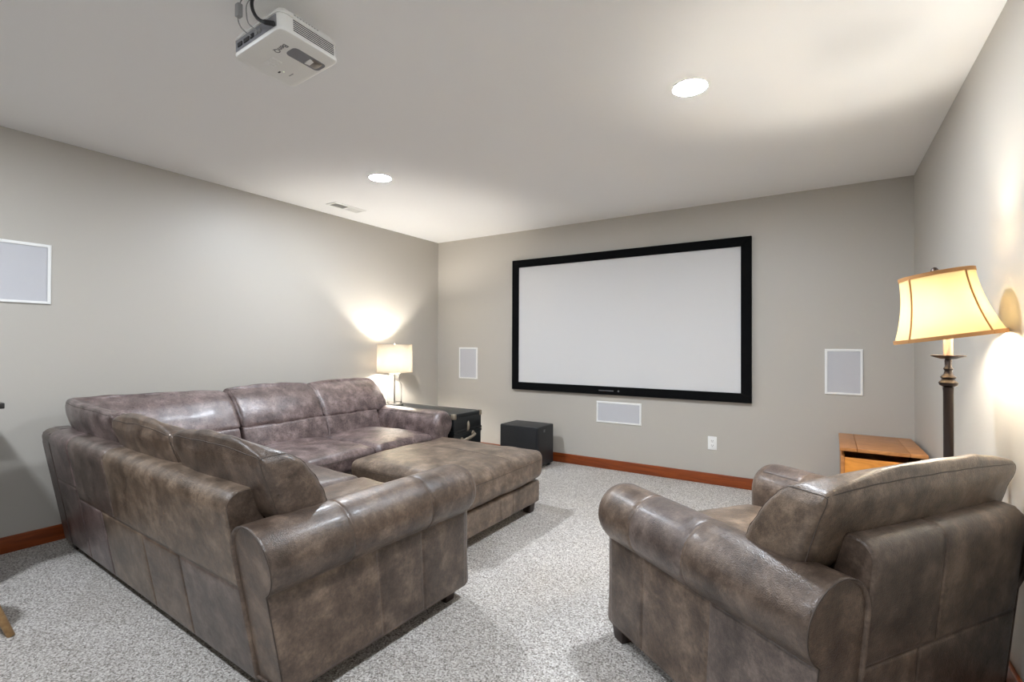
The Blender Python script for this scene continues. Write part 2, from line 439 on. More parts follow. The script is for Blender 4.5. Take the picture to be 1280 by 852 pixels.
def make_back(parent, frame, a0, a1, end_mat, th=.16, lean=.12, zt=.715):
    con = back_contour(lean=lean, th=th, zt=zt); full = con+[(con[-1][0]+.06, .3), (con[-1][0]+.1, .05)]
    n = len(full); secs = []; cen = (sum(p[0] for p in full)/n, sum(p[1] for p in full)/n)
    for a, k in ((a0, .965), (a0+.006, .99), (a0+.018, 1), ((a0+a1)/2, 1), (a1-.018, 1), (a1-.006, .99), (a1, .965)):
        secs.append([frame(a, cen[0]+(p[0]-cen[0])*k, max(.05, cen[1]+(p[1]-cen[1])*k)) for p in full])
    V = [p for s in secs for p in s]; Fc = []
    for j in range(len(secs)-1):
        for i in range(n): Fc.append((j*n+i, j*n+(i+1) % n, (j+1)*n+(i+1) % n, (j+1)*n+i))
    Fc.append(tuple(range(n))); Fc.append(tuple((len(secs)-1)*n+i for i in range(n)))
    core = build('back_frame', V, Fc, end_mat, parent, angle=45)
    S, L = profile_surface(con, frame, lambda u, p: u, lambda u, p: p)
    return core, S, L
def interp(x, xs, ys): return float(np.interp(x, xs, ys))
WZ = (.42, .60, .72, .80, .845, .87)
WF = (.315, .262, .195, .128, .070, .020)      # front of the back cushions
WB = (.095, .050, .012, -.018, -.030, -.030)   # rear of the back cushions
def wedge(zlo, zhi, hd, hz, ha, dsh, gather):
    zc, zh = (zlo+zhi)/2, (zhi-zlo)/2
    def post(a, d, z):
        zz = zc+z/hz*zh; k = (d/hd+1)/2; f0 = interp(zz, WZ, WB); f1 = interp(zz, WZ, WF)
        dd = f0+(f1-f0)*k
        e0 = abs(abs(a)-ha)
        if gather: dd += gather*math.exp(-e0/.06)*math.sin(zz*95+a*40+3*noise.noise(Vector((a*6, zz*7, 0))))*(.3+k)
        return (a, dd+dsh, zz)
    return post
def make_back_cushion(parent, frame, a0, a1, mt, seed, d=0.0, ends=(True, True), n=18, zt=.835, crown=.03, gather=.0025, zb=.604, rr=.034):
    ac, ha = (a0+a1)/2, (a1-a0)/2
    pu = Pad((ac, 0, 0), (ha, .1, .115), rr, (.006, .016, crown), 0, frame, .006, 7, seed, 3, wedge(zb, zt, .1, .115, ha, d, gather))
    o = pu.mesh('back_cushion', mt, parent, (n, 6, 8))
    pu.seam(o, [(-.97, -.9, 1), (.97, -.9, 1)], m=int(n*1.5))
    if ends[0]: pu.end_seam(o, -1)
    if ends[1]: pu.end_seam(o, 1)
    return o
def make_lumbar(parent, frame, a0, a1, mt, seed, d=.0, n=16, gather=.002):
    ac, ha = (a0+a1)/2, (a1-a0)/2
    pl = Pad((ac, 0, 0), (ha, .1, .09), .014, (0, .008, 0), 0, frame, .005, 7, seed+40, 4, wedge(.43, .616, .1, .09, ha, d, gather))
    return pl.mesh('lumbar_cushion', mt, parent, (n, 5, 6))
def make_seat(parent, frame, a0, a1, d0, d1, mt, seed, zt=.455, th=.15):
    p = Pad(((a0+a1)/2, (d0+d1)/2, zt-th/2), ((a1-a0)/2, (d1-d0)/2, th/2), .045, (0, 0, .028), 0, frame, .006, 5, seed, 4)
    o = p.mesh('seat_cushion', mt, parent, (12, 14, 4))
    p.seam(o, [(-1, .985, .35), (1, .985, .35)] if False else [(-.96, 1, .45), (.96, 1, .45)], m=20)
    return o

# ------------------------------------------------------------------ sectional sofa
sofa = thing('sectional_sofa', S0, 'large L-shaped sectional sofa in distressed brown and mauve leather against left wall', 'sofa')
# section seen from behind
bk, S, L = make_back(sofa, f_s2, -.02, 2.126, 'leather_umber')
for a0, a1, v0, v1, mt in ((-.02, .13, 0, L, 'leather_mauve_dark'), (.13, .46, .40, L, 'leather_mauve'), (.13, .40, 0, .40, 'leather_mauve_dark'), (.40, .46, 0, .40, 'leather_mauve_dark'),
        (.46, .98, .345, L, 'leather_grey'), (.98, 2.126, .345, L, 'leather_tan'), (.46, .80, 0, .345, 'leather_mauve'), (.80, 1.30, 0, .345, 'leather_tan'),
        (1.30, 1.66, 0, .345, 'leather_brown'), (1.66, 2.126, 0, .345, 'leather_grey')):
    if a1-a0 < .1: continue
    patch('leather_panel', S, a0+.002, a1-.002+(.06 if a1 == .40 else 0), v0+.003, v1-.003, 12, 14, .0038, mt, bk)
A2 = 2.30      # outer face of the arm in section coordinates
make_arm(sofa, f_s2, A2, -1, -.008, .93, ['leather_umber', 'leather_brown', 'leather_umber'], [.28, .64], [.40, .62], 'leather_brown')
box('seat_base', (0, 0, 0), (1, 1, 1), 'leather_brown', sofa, .01, lambda x, y, z: f_s2(.05+x*(A2-.17-.05), .06+y*.82, .07+z*.24))
for i, (a0, a1) in enumerate(((.9, 1.515), (1.515, A2-.18))):
    make_seat(sofa, f_s2, a0+.003, a1-.003, .17, .925, 'leather_brown' if i else 'leather_grey', 3+i)
for i, (a0, a1) in enumerate(((.88, 1.555), (1.555, 2.235))):
    make_back_cushion(sofa, f_s2, a0, a1, 'leather_umber' if i else 'leather_brown', 5+i, d=-.035, crown=.048)
    make_lumbar(sofa, f_s2, a0, min(a1, A2-.183), 'leather_brown', 5+i, d=-.035)
# section along the left wall
bk1, S1, L1 = make_back(sofa, f_s1, -3.50, -1.33, 'leather_mauve_dark')
AY = -1.232
make_arm(sofa, f_s1, AY, -1, -.008, .94, ['leather_mauve', 'leather_mauve_dark'], [.45], [.45], 'leather_mauve')
box('seat_base', (0, 0, 0), (1, 1, 1), 'leather_mauve_dark', sofa, .01, lambda x, y, z: f_s1(-2.7+x*(AY-.17+2.7), .06+y*.82, .07+z*.24))
for i, (a0, a1) in enumerate(((-2.62, -2.03), (-2.03, AY-.18))):
    make_seat(sofa, f_s1, a0+.003, a1-.003, .17, .925, 'leather_mauve', 9+i)
for i, (a0, a1) in enumerate(((-2.64, -1.965), (-1.965, -1.275))):
    make_back_cushion(sofa, f_s1, a0, a1, 'leather_mauve', 15+i, d=-.02, zt=.872, crown=.016, gather=.0045)
    make_lumbar(sofa, f_s1, a0, min(a1, AY-.183), 'leather_mauve', 15+i, d=-.02)
# corner: seat and curved back cushion
def f_corner(a, d, z):
    """a runs along a path: from the back section (a=0 at x=1.08), round the corner, up along the left wall"""
    rr = .34; x_end = 1.075; cxr, cyr = X1+rr, -3.515+rr
    l1 = x_end-cxr; l2 = rr*math.pi/2
    if a < l1: px, py, nx, ny = x_end-a, -3.53+.012*a/l1, 0, 1
    elif a < l1+l2:
        t = (a-l1)/rr; d -= rr*.8*(1/max(math.cos(t), math.sin(t))-1)*max(0, min(1, 1-(d+.05)/.25))
        px, py = cxr-rr*math.sin(t), cyr-rr*math.cos(t); nx, ny = math.sin(t), math.cos(t)
    else: px, py, nx, ny = X1, cyr+(a-l1-l2), 1, 0
    return (px+nx*d-S0[0], py+ny*d-S0[1], z)
LC = (1.075-X1-.34)+.34*math.pi/2+(-2.645-(-3.515+.34))
f_cc = lambda a, d, z: f_corner(a+LC/2, d, z)
make_back_cushion(sofa, f_cc, -LC/2, LC/2, 'leather_mauve', 30, d=-.025, n=60, zt=.86, crown=.02, gather=.004)
make_lumbar(sofa, f_cc, -LC/2+.01, LC/2-.01, 'leather_mauve', 31, d=-.025, n=44)
f_sw = lambda a, d, z: (a-S0[0], d-S0[1], z)
make_seat(sofa, f_sw, .45, 1.095, -3.36, -2.626, 'leather_mauve', 33)
box('seat_base', (.36-S0[0], -3.42-S0[1], .07), (1.08-S0[0], -2.62-S0[1], .31), 'leather_mauve_dark', sofa, .01)
for a, d in ((.06, .05), (2.22, .03), (2.22, .84), (1.0, .84)): make_foot(sofa, f_s2, a, d)
for a, d in ((-1.30, .06), (-1.30, .86), (-2.3, .86), (-2.3, .06)): make_foot(sofa, f_s1, a, d)

# ------------------------------------------------------------------ armchair
CW = .99
chair = thing('armchair', (3.927, -3.104, 0), 'brown leather armchair with rolled arms facing the projection screen', 'armchair', R(55.3))
f_cb = lambda a, d, z: (a, d+.02, z)
bk, S, L = make_back(chair, f_cb, .176, CW-.06, 'leather_umber', lean=.065, zt=.70)
for a0, a1, mt in ((.176, CW/2, 'leather_umber'), (CW/2, CW-.06, 'leather_brown')):
    patch('leather_panel', S, a0+.002, a1-.002, .32, L-.005, 10, 16, .0038, mt, bk)
for a0, a1, mt in ((.176, .42, 'leather_brown'), (.42, CW-.06, 'leather_umber')):
    patch('leather_panel', S, a0+.002, a1-.002, .004, .318, 10, 8, .0038, mt, bk)
make_arm(chair, f_id, 0, 1, .012, .905, ['leather_umber', 'leather_grey', 'leather_brown'], [.42, .68], [.35, .66], 'leather_brown', .065)
make_arm(chair, f_id, CW, -1, .035, .905, ['leather_umber', 'leather_brown', 'leather_grey'], [.42, .68], [.35, .66], 'leather_brown', .065)
box('seat_base', (.17, .06, .07), (CW-.17, .86, .31), 'leather_brown', chair, .01)
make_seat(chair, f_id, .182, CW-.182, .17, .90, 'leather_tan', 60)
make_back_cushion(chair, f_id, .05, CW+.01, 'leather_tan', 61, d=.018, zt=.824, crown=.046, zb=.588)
make_lumbar(chair, f_id, .182, CW-.182, 'leather_brown', 61, d=.022)
for a, d in ((.05, .03), (CW-.05, .03), (.05, .84), (CW-.05, .84)): make_foot(chair, f_id, a, d)

# ------------------------------------------------------------------ ottoman
OX0, OX1, OY0, OY1 = 1.30, 2.22, -2.33, -1.42
oc = ((OX0+OX1)/2, (OY0+OY1)/2, 0)
ott = thing('ottoman', oc, 'square storage ottoman in tan brown leather inside the sofa angle', 'ottoman')
hx, hy = (OX1-OX0)/2, (OY1-OY0)/2
pb = Pad((0, 0, .15), (hx, hy, .078), .018, (0, 0, 0), 0, None, .002, 4, 70)
bo = pb.mesh('base', 'leather_tan', ott, (12, 12, 4))
pt = Pad((0, 0, .338), (hx+.022, hy+.022, .097), .05, (.012, .012, .028), 0, None, .006, 4.5, 71, 4)
to = pt.mesh('top_cushion', 'leather_tan', ott, (18, 18, 6))
pt.seam(to, [(-1, -1, .45), (1, -1, .45), (1, 1, .45), (-1, 1, .45)], True, m=30)
pt.seam(to, [(-.97, .12, 1), (.97, .12, 1)], m=30)
for sx in (-1, 1):
    for sy in (-1, 1): make_foot(ott, f_id, sx*(hx-.06), sy*(hy-.06))
for a in (-.12, .2):
    pb.seam(bo, [(1, a, -.9), (1, a, .9)], m=8)

# ------------------------------------------------------------------ projection screen
sx0, sx1, sz0, sz1, fwid = 1.094, 3.453, .724, 2.120, .08
scr = thing('projection_screen', ((sx0+sx1)/2, -.03, sz0), 'wide white projection screen in a black frame on the wall', 'screen')
cxs = (sx0+sx1)/2; hw = (sx1-sx0)/2; hh = sz1-sz0
def bar(name, P):
    V = [(x, y, z) for y in (-.006, .026) for x, z in P]
    build(name, V, [(0,1,2,3), (7,6,5,4)]+[(i, 4+i, 4+(i+1) % 4, (i+1) % 4) for i in range(4)], 'screen_frame_black', scr, smooth=False)
g = .0008
bar('frame_bar', [(-hw, hh), (hw, hh), (hw-fwid-g, hh-fwid), (-hw+fwid+g, hh-fwid)])
bar('frame_bar', [(-hw, 0), (hw, 0), (hw-fwid-g, fwid), (-hw+fwid+g, fwid)])
bar('frame_bar', [(-hw, g), (-hw, hh-g), (-hw+fwid, hh-fwid-g), (-hw+fwid, fwid+g)])
bar('frame_bar', [(hw, g), (hw, hh-g), (hw-fwid, hh-fwid-g), (hw-fwid, fwid+g)])
box('screen_fabric', (-hw+.04, .006, .04), (hw-.04, .02, hh-.04), 'screen_fabric', scr)
box('maker_plate', (-.17, -.0075, .034), (-.02, -.006, .043), 'logo_grey', scr)
lathe('maker_dot', [(0, 0), (.009, 0), (.009, .0015), (0, .0015)], (.03, -.006, .039), 'logo_grey', scr, 16, axis=Matrix.Rotation(R(90), 3, 'X'))

# ------------------------------------------------------------------ in-wall speakers
def wall_speaker(c, w_, h_, rz, label, grp=None):
    t = thing('wall_speaker', c, label, 'speaker', rz, 'flush speakers in the walls')
    # local: x along the wall, y out of the room (wall side), z up
    e, d = .017, .010
    V = []; Fc = []
    ring = lambda a, b, y: [(-a, y, -b), (a, y, -b), (a, y, b), (-a, y, b)]
    rings = [ring(w_/2, h_/2, .0), ring(w_/2, h_/2, -d*.6), ring(w_/2-.004, h_/2-.004, -d), ring(w_/2-e, h_/2-e, -d), ring(w_/2-e, h_/2-e, .0)]
    for q in rings: V += q
    for k in range(5):
        k2 = (k+1) % 5
        for i in range(4): Fc.append((k*4+i, k*4+(i+1) % 4, k2*4+(i+1) % 4, k2*4+i))
    build('frame', V, Fc, 'white_plastic', t, smooth=False)
    box('grille', (-w_/2+e, -d*.55, -h_/2+e), (w_/2-e, 0, h_/2-e), 'grille', t)
    return t
wall_speaker((.469, 0, .99), .268, .366, 0, 'white flush wall speaker between the corner and the projection screen')
wall_speaker((2.292, 0, .551), .45, .208, 0, 'white flush wall speaker lying sideways just below the projection screen')
wall_speaker((4.088, 0, 1.005), .244, .352, 0, 'white flush wall speaker above the wooden chest')
wall_speaker((0, -3.66, 1.616), .254, .36, R(90), 'white flush wall speaker high on the wall behind the sofa')

# ------------------------------------------------------------------ wall outlet
out = thing('wall_outlet', (3.142, 0, .356), 'white duplex wall outlet above the baseboard', 'outlet')
box('cover_plate', (-.036, -.006, -.058), (.036, 0, .058), 'white_plastic', out, .002)
for s in (-1, 1):
    rc = box('receptacle', (-.017, -.008, s*.02-.014), (.017, -.0055, s*.02+.014), 'white_plastic', out, .003)
    for dx in (-.007, .007): box('slot', (dx-.0015, -.0083, s*.02-.002), (dx+.0015, -.0079, s*.02+.008), 'black_and_slot_shade', rc)
    lathe('slot', [(0, 0), (.0028, 0), (.0028, .0004), (0, .0004)], (0, -.0079, s*.02-.008), 'black_and_slot_shade', rc, 10, axis=Matrix.Rotation(R(90), 3, 'X'))

# ------------------------------------------------------------------ recessed ceiling lights
def downlight(x, y, label, off=''):
    t = thing('recessed_light'+off, (x, y, H), label, 'ceiling light', 0, 'recessed ceiling lights')
    lathe('trim_ring', [(.0758, -.0005), (.078, -.0016), (.087, -.0020), (.0905, -.001), (.091, 0), (.0758, 0)], (0, 0, 0), 'white_plastic', t, 40, closed=True)
    lathe('lens'+off, [(0, -.0050), (.040, -.0042), (.062, -.0031), (.0755, -.0017), (.0755, 0), (0, 0)], (0, 0, 0), 'downlight_lens', t, 40)
downlight(1.175, -2.0, 'round recessed ceiling light in front of the air vent')
downlight(3.416, -2.1, 'round recessed ceiling light over the carpet before the armchair')
# the row behind the viewer: it throws the counter's slanting shadow on the left wall
for x, lb in ((1.175, 'round recessed ceiling light over the floor behind the sofa'), (3.416, 'round recessed ceiling light over the floor behind the armchair')):
    downlight(x, -4.65, lb, '_offscreen')
# ------------------------------------------------------------------ ceiling vent
v = thing('ceiling_vent', (.325, -1.62, H), 'small white ceiling air vent with two louvre banks beside left wall', 'vent')
hx, hy = .068, .17
V = []; Fc = []
ring = lambda a, b2, z: [(-a, -b2, z), (a, -b2, z), (a, b2, z), (-a, b2, z)]
for q in (ring(hx, hy, 0), ring(hx, hy, -.004), ring(hx-.006, hy-.006, -.008), ring(hx-.022, hy-.022, -.008), ring(hx-.022, hy-.022, 0)): V += q
for k in range(5):
    k2 = (k+1) % 5
    for i in range(4): Fc.append((k*4+i, k*4+(i+1) % 4, k2*4+(i+1) % 4, k2*4+i))
build('frame', V, Fc, 'white_plastic', v, smooth=False)
box('backing', (-hx+.02, -hy+.02, -.0015), (hx-.02, hy-.02, 0), 'vent_backing', v)
box('divider', (-hx+.02, -.006, -.008), (hx-.02, .006, 0), 'white_plastic', v)
for bank in (-1, 1):
    for k in range(6):
        x = -hx+.03+k*(2*hx-.06)/5; t = bank*.004
        V = [(x+dx+(t if z > -.004 else -t), y, z) for dx in (-.001, .001) for y in (bank*.007, bank*(hy-.021)) for z in (-.0075, -.001)]
        build('slat', V, BOXF, 'white_plastic', v, smooth=False)

# ------------------------------------------------------------------ projector
PZ = 2.25
prj = thing('projector', (2.28, -3.457, PZ), 'white ceiling projector hanging upside down from a mount', 'projector', R(1.5))
prj.rotation_euler = (0, R(-4.5), R(1.5))
phx, phy = .142, .122
def rrect(hx, hy, r, n=6):
    P = []
    for cx, cy, a in ((hx-r, hy-r, 0), (-hx+r, hy-r, 90), (-hx+r, -hy+r, 180), (hx-r, -hy+r, 270)):
        for k in range(n+1): t = R(a+90*k/n); P.append((cx+r*math.cos(t), cy+r*math.sin(t)))
    return P
def stack(name, levels, material, parent, cap=True, angle=35):
    V, Fc = [], []; n = len(levels[0][1])
    for z, P in levels: V += [(x, y, z) for x, y in P]
    for j in range(len(levels)-1):
        for i in range(n): Fc.append((j*n+i, j*n+(i+1) % n, (j+1)*n+(i+1) % n, (j+1)*n+i))
    Fc.append(tuple(range(n))[::-1]); Fc.append(tuple((len(levels)-1)*n+i for i in range(n)))
    return build(name, V, Fc, material, parent, angle=angle)
# cover (faces down), with the lens window cut from four strips
cover = stack('cover', [(.0, rrect(phx-.010, phy-.010, .022)), (.003, rrect(phx-.003, phy-.003, .026)), (.010, rrect(phx, phy, .028)), (.014, rrect(phx, phy, .028))], 'projector_white', prj)
band = stack('side_band', [(.014, rrect(phx-.003, phy-.003, .026)), (.062, rrect(phx-.003, phy-.003, .026))], 'projector_white', prj)
body = stack('underbody', [(.062, rrect(phx, phy, .028)), (.066, rrect(phx, phy, .028)), (.088, rrect(phx-.012, phy-.014, .022)), (.094, rrect(phx-.02, phy-.022, .02))], 'projector_white', prj)
for k in range(6):      # louvres facing the right wall: dark bars, slot shade painted in their colour
    z = .0185+k*.0072
    box('vent_slot', (phx-.006, -.070, z), (phx-.0025, .098, z+.0036), 'black_and_slot_shade', band)
for k in range(9):
    for j in range(3):
        box('vent_hole', (phx-.009, -.062+k*.0115, .069+j*.005), (phx-.004-j*.002, -.055+k*.0115, .0725+j*.005), 'black_and_slot_shade', body)  # small dark boxes; the depth shade of each hole is in the colour
# recessed connector bay on the rear side
box('connector_bay', (-phx+.022, -phy+.001, .016), (phx-.024, -phy+.006, .058), 'projector_grey', band)
for i, (x0, w_, mt) in enumerate(((-.105, .026, 'black_and_slot_shade'), (-.066, .030, 'black_rubber'), (-.026, .018, 'black_and_slot_shade'), (.002, .012, 'cable_grey'), (.022, .012, 'cable_grey'))):
    box('port', (x0, -phy-.002, .028), (x0+w_, -phy+.003, .042), mt, band)
for k in range(4): box('vent_slot', (-phx+.002, -phy+.030+k*.008, .02), (-phx+.0045, -phy+.034+k*.008, .05), 'black_and_slot_shade', band)  # solid dark strips coloured like the shade inside open slots
# lens window: a shallow pocket seen on the cover near the front right corner
LWP = [(x+.062, y+.036) for x, y in rrect(.029, .068, .016)]
lw = stack('lens_window', [(-.0012, LWP), (.002, LWP)], 'projector_grey', cover)
stack('lens_glass', [(-.0022, [(x*.85+.062, y*.30+.070) for x, y in rrect(.024, .066, .016)]), (-.001, [(x*.95+.062, y*.34+.070) for x, y in rrect(.024, .066, .016)])], 'nickel', cover)
build('lens_ring', [(.044, .040, -.0016), (.078, .040, -.0016), (.075, .060, -.0016), (.048, .060, -.0016), (.044, .040, -.006), (.078, .042, -.002), (.075, .060, -.002), (.048, .060, -.005)], [(0,1,2,3), (7,6,5,4), (0,4,5,1), (1,5,6,2), (2,6,7,3), (3,7,4,0)], 'white_plastic', cover, smooth=False)
text_mesh('maker_logo', 'BenQ', .028, .0004, Matrix.Translation((.046, -.056, -.0006)) @ Matrix.Rotation(R(180), 4, 'X') @ Matrix.Rotation(R(180), 4, 'Z'), 'logo_grey', cover)
box('button_pad', (-.075, -.045, -.0008), (-.02, -.005, .001), 'white_plastic', cover, .0006)
for i in range(3):
    for j in range(3): box('button', (-.07+i*.017, -.042+j*.013, -.0016), (-.058+i*.017, -.033+j*.013, 0), 'projector_white', cover)
lathe('status_light', [(0, -.0015), (.0025, -.0015), (.0025, 0), (0, 0)], (-.025, -.008, 0), 'led_green', cover, 12)
lathe('status_light', [(0, -.0012), (.0035, -.0012), (.0035, 0), (0, 0)], (-.068, .032, 0), 'led_green', cover, 12)
box('sensor_window', (-.088, .020, -.0012), (-.076, .026, .001), 'black_and_slot_shade', cover)
box('remote_label', (-.075, .058, -.0008), (-.05, .062, .001), 'cable_grey', cover)
mount = thing('ceiling_mount', (2.215, -3.43, PZ+.094), 'white projector ceiling mount with arms and round ceiling plate', 'mount')
lathe('pole', [(.018, .0), (.018, H-PZ-.094-.012)], (0, 0, 0), 'white_plastic', mount, 20)
lathe('ceiling_plate', [(.036, H-PZ-.094-.010), (.04, H-PZ-.094-.007), (.04, H-PZ-.094)], (0, 0, 0), 'white_plastic', mount, 32)
lathe('hub', [(.03, 0), (.034, .008), (.03, .018)], (0, 0, 0), 'white_plastic', mount, 24)
for q in range(4):
    t = R(45+90*q); d = Vector((math.cos(t), math.sin(t), 0)); n_ = Vector((-d.y, d.x, 0))*.008
    V = [tuple(d*rr+n_*s+Vector((0, 0, z))) for s in (-1, 1) for rr in (.02, .1) for z in (.001, .005)]
    build('arm', V, BOXF, 'white_plastic', mount, smooth=False)
# cables
cab = tube('power_cable', smoothpath([(2.275, -3.56, 2.438), (2.295, -3.597, 2.39), (2.313, -3.605, 2.34), (2.355, -3.605, 2.292), (2.400, -3.583, 2.276)]), [.0058]*27+[.0085]*6, 'black_rubber', None, 10)
tag(cab, 'thick black cable curving into the back of the projector', 'cable')
cab = tube('signal_cable', smoothpath([(2.222, -3.585, 2.438), (2.220, -3.60, 2.40), (2.217, -3.605, 2.353), (2.239, -3.605, 2.308), (2.262, -3.582, 2.280)]), .0022, 'cable_grey', None, 8)
tag(cab, 'thin grey cable with a plug hanging behind the projector', 'cable')
pgo = box('plug', (2.209, -3.612, 2.352), (2.231, -3.594, 2.398), 'cable_grey', None, .003); pgo.parent = cab
cab = tube('signal_cable', smoothpath([(2.262, -3.57, 2.438), (2.258, -3.595, 2.39), (2.264, -3.60, 2.35), (2.284, -3.603, 2.306), (2.308, -3.582, 2.282)]), .002, 'cable_grey', None, 8)
tag(cab, 'thin grey looped cable hanging behind the projector', 'cable')

# ------------------------------------------------------------------ steamer trunk
tx0, tx1, ty0, ty1, tz = .10, 1.205, -1.158, -.745, .580
tr = thing('steamer_trunk', ((tx0+tx1)/2, (ty0+ty1)/2, 0), 'black steamer trunk with brass fittings used as end table', 'trunk')
hx, hy = (tx1-tx0)/2, (ty1-ty0)/2; zl = .415
box('body', (-hx+.004, -hy+.004, .015), (hx-.004, hy-.004, zl-.003), 'trunk_black', tr, .008)
lid = box('lid', (-hx+.003, -hy+.003, zl), (hx-.003, hy-.003, tz-.004), 'trunk_black', tr, .008)
box('lid_top_panel', (-hx+.03, -hy+.03, tz-.006), (hx-.03, hy-.03, tz), 'trunk_black', tr)
for y0, y1 in ((-hy, -hy+.032), (hy-.032, hy)): box('edge_binding', (-hx, y0, tz-.03), (hx, y1, tz+.002), 'trunk_black', lid, .006)
for x0, x1 in ((-hx, -hx+.032), (hx-.032, hx)): box('edge_binding', (x0, -hy, tz-.03), (x1, hy, tz+.002), 'trunk_black', lid, .006)
for z0, z1, p in ((zl, zl+.022, lid), (zl-.026, zl-.003, bpy.data.objects['body'])):
    box('edge_binding', (-hx-.001, -hy-.001, z0), (hx+.001, hy+.001, z1), 'trunk_black', p, .003)
for sx in (-1, 1):
    for sy in (-1, 1):
        for z0 in (.012, tz-.045):
            x0, x1 = sorted((sx*(hx+.003), sx*(hx-.04))); y0, y1 = sorted((sy*(hy+.003), sy*(hy-.035)))
            box('corner_cap', (x0, y0, z0), (x1, y1, z0+.05), 'aged_brass', tr, .008)
# end latch and leather handle on the end that faces the room
lt = box('latch_plate', (hx+.0, -.012-.01, zl-.002), (hx+.004, .012-.01, zl+.075), 'aged_brass', tr, .003)
lathe('latch_tongue', [(.002, -.045), (.010, -.03), (.013, 0), (.010, .03), (.002, .048)], (hx+.008, -.01, zl+.045), 'aged_brass', lt, 14)
hd = tube('handle', smoothpath([(hx+.006, -.09, .345), (hx+.034, -.075, .352), (hx+.045, -.01, .366), (hx+.034, .055, .380), (hx+.006, .07, .388)]), [.008]*8+[.013]*17+[.008]*8, 'aged_brass', tr, 10)
for y, z in ((-.09, .345), (.07, .388)):
    lathe('handle_bracket', [(0, 0), (.022, 0), (.018, .010), (0, .014)], (hx-.004, y, z), 'aged_brass', tr, 16, axis=Matrix.Rotation(R(90), 3, 'Y'))

# ------------------------------------------------------------------ table lamp on the trunk
lx, ly, lz = .235, -.935, .5805
tl = thing('table_lamp', (lx, ly, lz), 'lit table lamp with linen drum shade and clear glass bottle base', 'lamp')
lathe('foot_plate', [(0, 0), (.088, 0), (.09, .006), (.086, .016), (0, .018)], (0, 0, 0), 'nickel', tl, 40)
lathe('glass_bottle', [(0, .019), (.070, .019), (.075, .026), (.075, .200), (.070, .222), (.056, .238), (.050, .248), (.050, .300), (.058, .308), (.058, .316),
      (.054, .316), (.046, .306), (.046, .246), (.066, .220), (.071, .200), (.071, .030), (.066, .024), (0, .024)], (0, 0, 0), 'clear_glass', tl, 48)
lathe('rod', [(.007, .0245), (.007, .318)], (0, 0, 0), 'nickel', tl, 16)
lathe('neck_cap', [(.0, .317), (.056, .317), (.056, .324), (.02, .328), (.014, .36), (.014, .40), (0, .40)], (0, 0, 0), 'nickel', tl, 32)
sh0, sh1 = .338, .618
lathe('lamp_shade', [(.180, sh0), (.174, sh1), (.172, sh1), (.178, sh0)], (0, 0, 0), 'linen_shade', tl, 56, closed=True)
for z, rr in ((sh0, .1805), (sh1, .1745)): lathe('shade_rim', [(rr-.003, z-.002), (rr+.001, z-.002), (rr+.001, z+.005), (rr-.003, z+.005)], (0, 0, 0), 'shade_trim_pale', tl, 56, closed=True)
lathe('finial', [(0, sh1-.02), (.004, sh1-.02), (.004, sh1+.004), (.009, sh1+.010), (.006, sh1+.022), (0, sh1+.026)], (0, 0, 0), 'nickel', tl, 16)
for q in range(3):
    t = R(120*q+20); tube('shade_spoke', [(0, 0, sh1-.012), (.173*math.cos(t), .173*math.sin(t), sh1-.006)], .0016, 'nickel', tl, 6)
def bulb(parent, c, r, name):
    lathe('bulb', [(0, -r*1.6), (r*.45, -r*1.5), (r*.5, -r*.9), (r*.95, -r*.2), (r, .15*r), (r*.7, r*.8), (0, r)], c, name, parent, 20)
emis('bulb_table', (1, .955, .89, 1), 410.0)
emis('bulb_floor', (1, .945, .85, 1), 285.0)
bulb(tl, (0, 0, .465), .030, 'bulb_table')

# ------------------------------------------------------------------ subwoofer
sw = thing('subwoofer', (1.437, -.29, 0), 'black box subwoofer on the carpet between trunk and baseboard', 'speaker')
cb = Pad((0, 0, .2195), (.222, .157, .1925), .014, (0, 0, 0), 0, None, 0).mesh('cabinet', 'sub_black', sw, (2, 2, 2))
box('front_grille', (-.20, -.160, .045), (.20, -.156, .39), 'black_and_slot_shade', sw, .003)
bp = box('badge', (.2215, -.055, .352), (.2235, -.025, .378), 'logo_grey', sw)
for sx in (-1, 1):
    for sy in (-1, 1): lathe('foot', [(.018, 0), (.022, .028)], (sx*.18, sy*.12, 0), 'black_rubber', sw, 14)

# ------------------------------------------------------------------ wooden chest
ch = thing('wooden_chest', (4.27, -.40, 0), 'orange brown wooden chest with a sloping plank lid in the corner', 'chest', R(-.9))
cx, cy = .215, .37; t_ = .02
box('side_panel', (-cx, -cy, .02), (-cx+t_, cy, .505), 'chest_wood', ch, .003)
box('side_panel', (cx-t_, -cy, .02), (cx, cy, .505), 'chest_wood', ch, .003)
box('front_panel', (-cx+t_, -cy+.005, .02), (cx-t_, -cy+.025, .497), 'chest_front_wood', ch, .003)
box('back_panel', (-cx+t_, cy-.02, .02), (cx-t_, cy, .505), 'chest_wood', ch, .003)
box('floor_panel', (-cx+t_, -cy+.025, .03), (cx-t_, cy-.02, .05), 'chest_wood', ch)
for i, (x0, x1) in enumerate(((-cx-.006, -cx+.085), (-cx+.087, cx-.087), (cx-.085, cx-.002))):
    V = [(x, y, z+.518+.022*(cy-y)/(2*cy)) for x in (x0, x1) for y in (-cy-.025, cy+.005) for z in (0, .022)]
    build('lid_board', V, BOXF, 'chest_wood', ch, smooth=True, bevel=.003)
box('hinge_rail', (-cx+.002, cy-.06, .505), (cx-.002, cy-.002, .5185), 'chest_wood', ch)

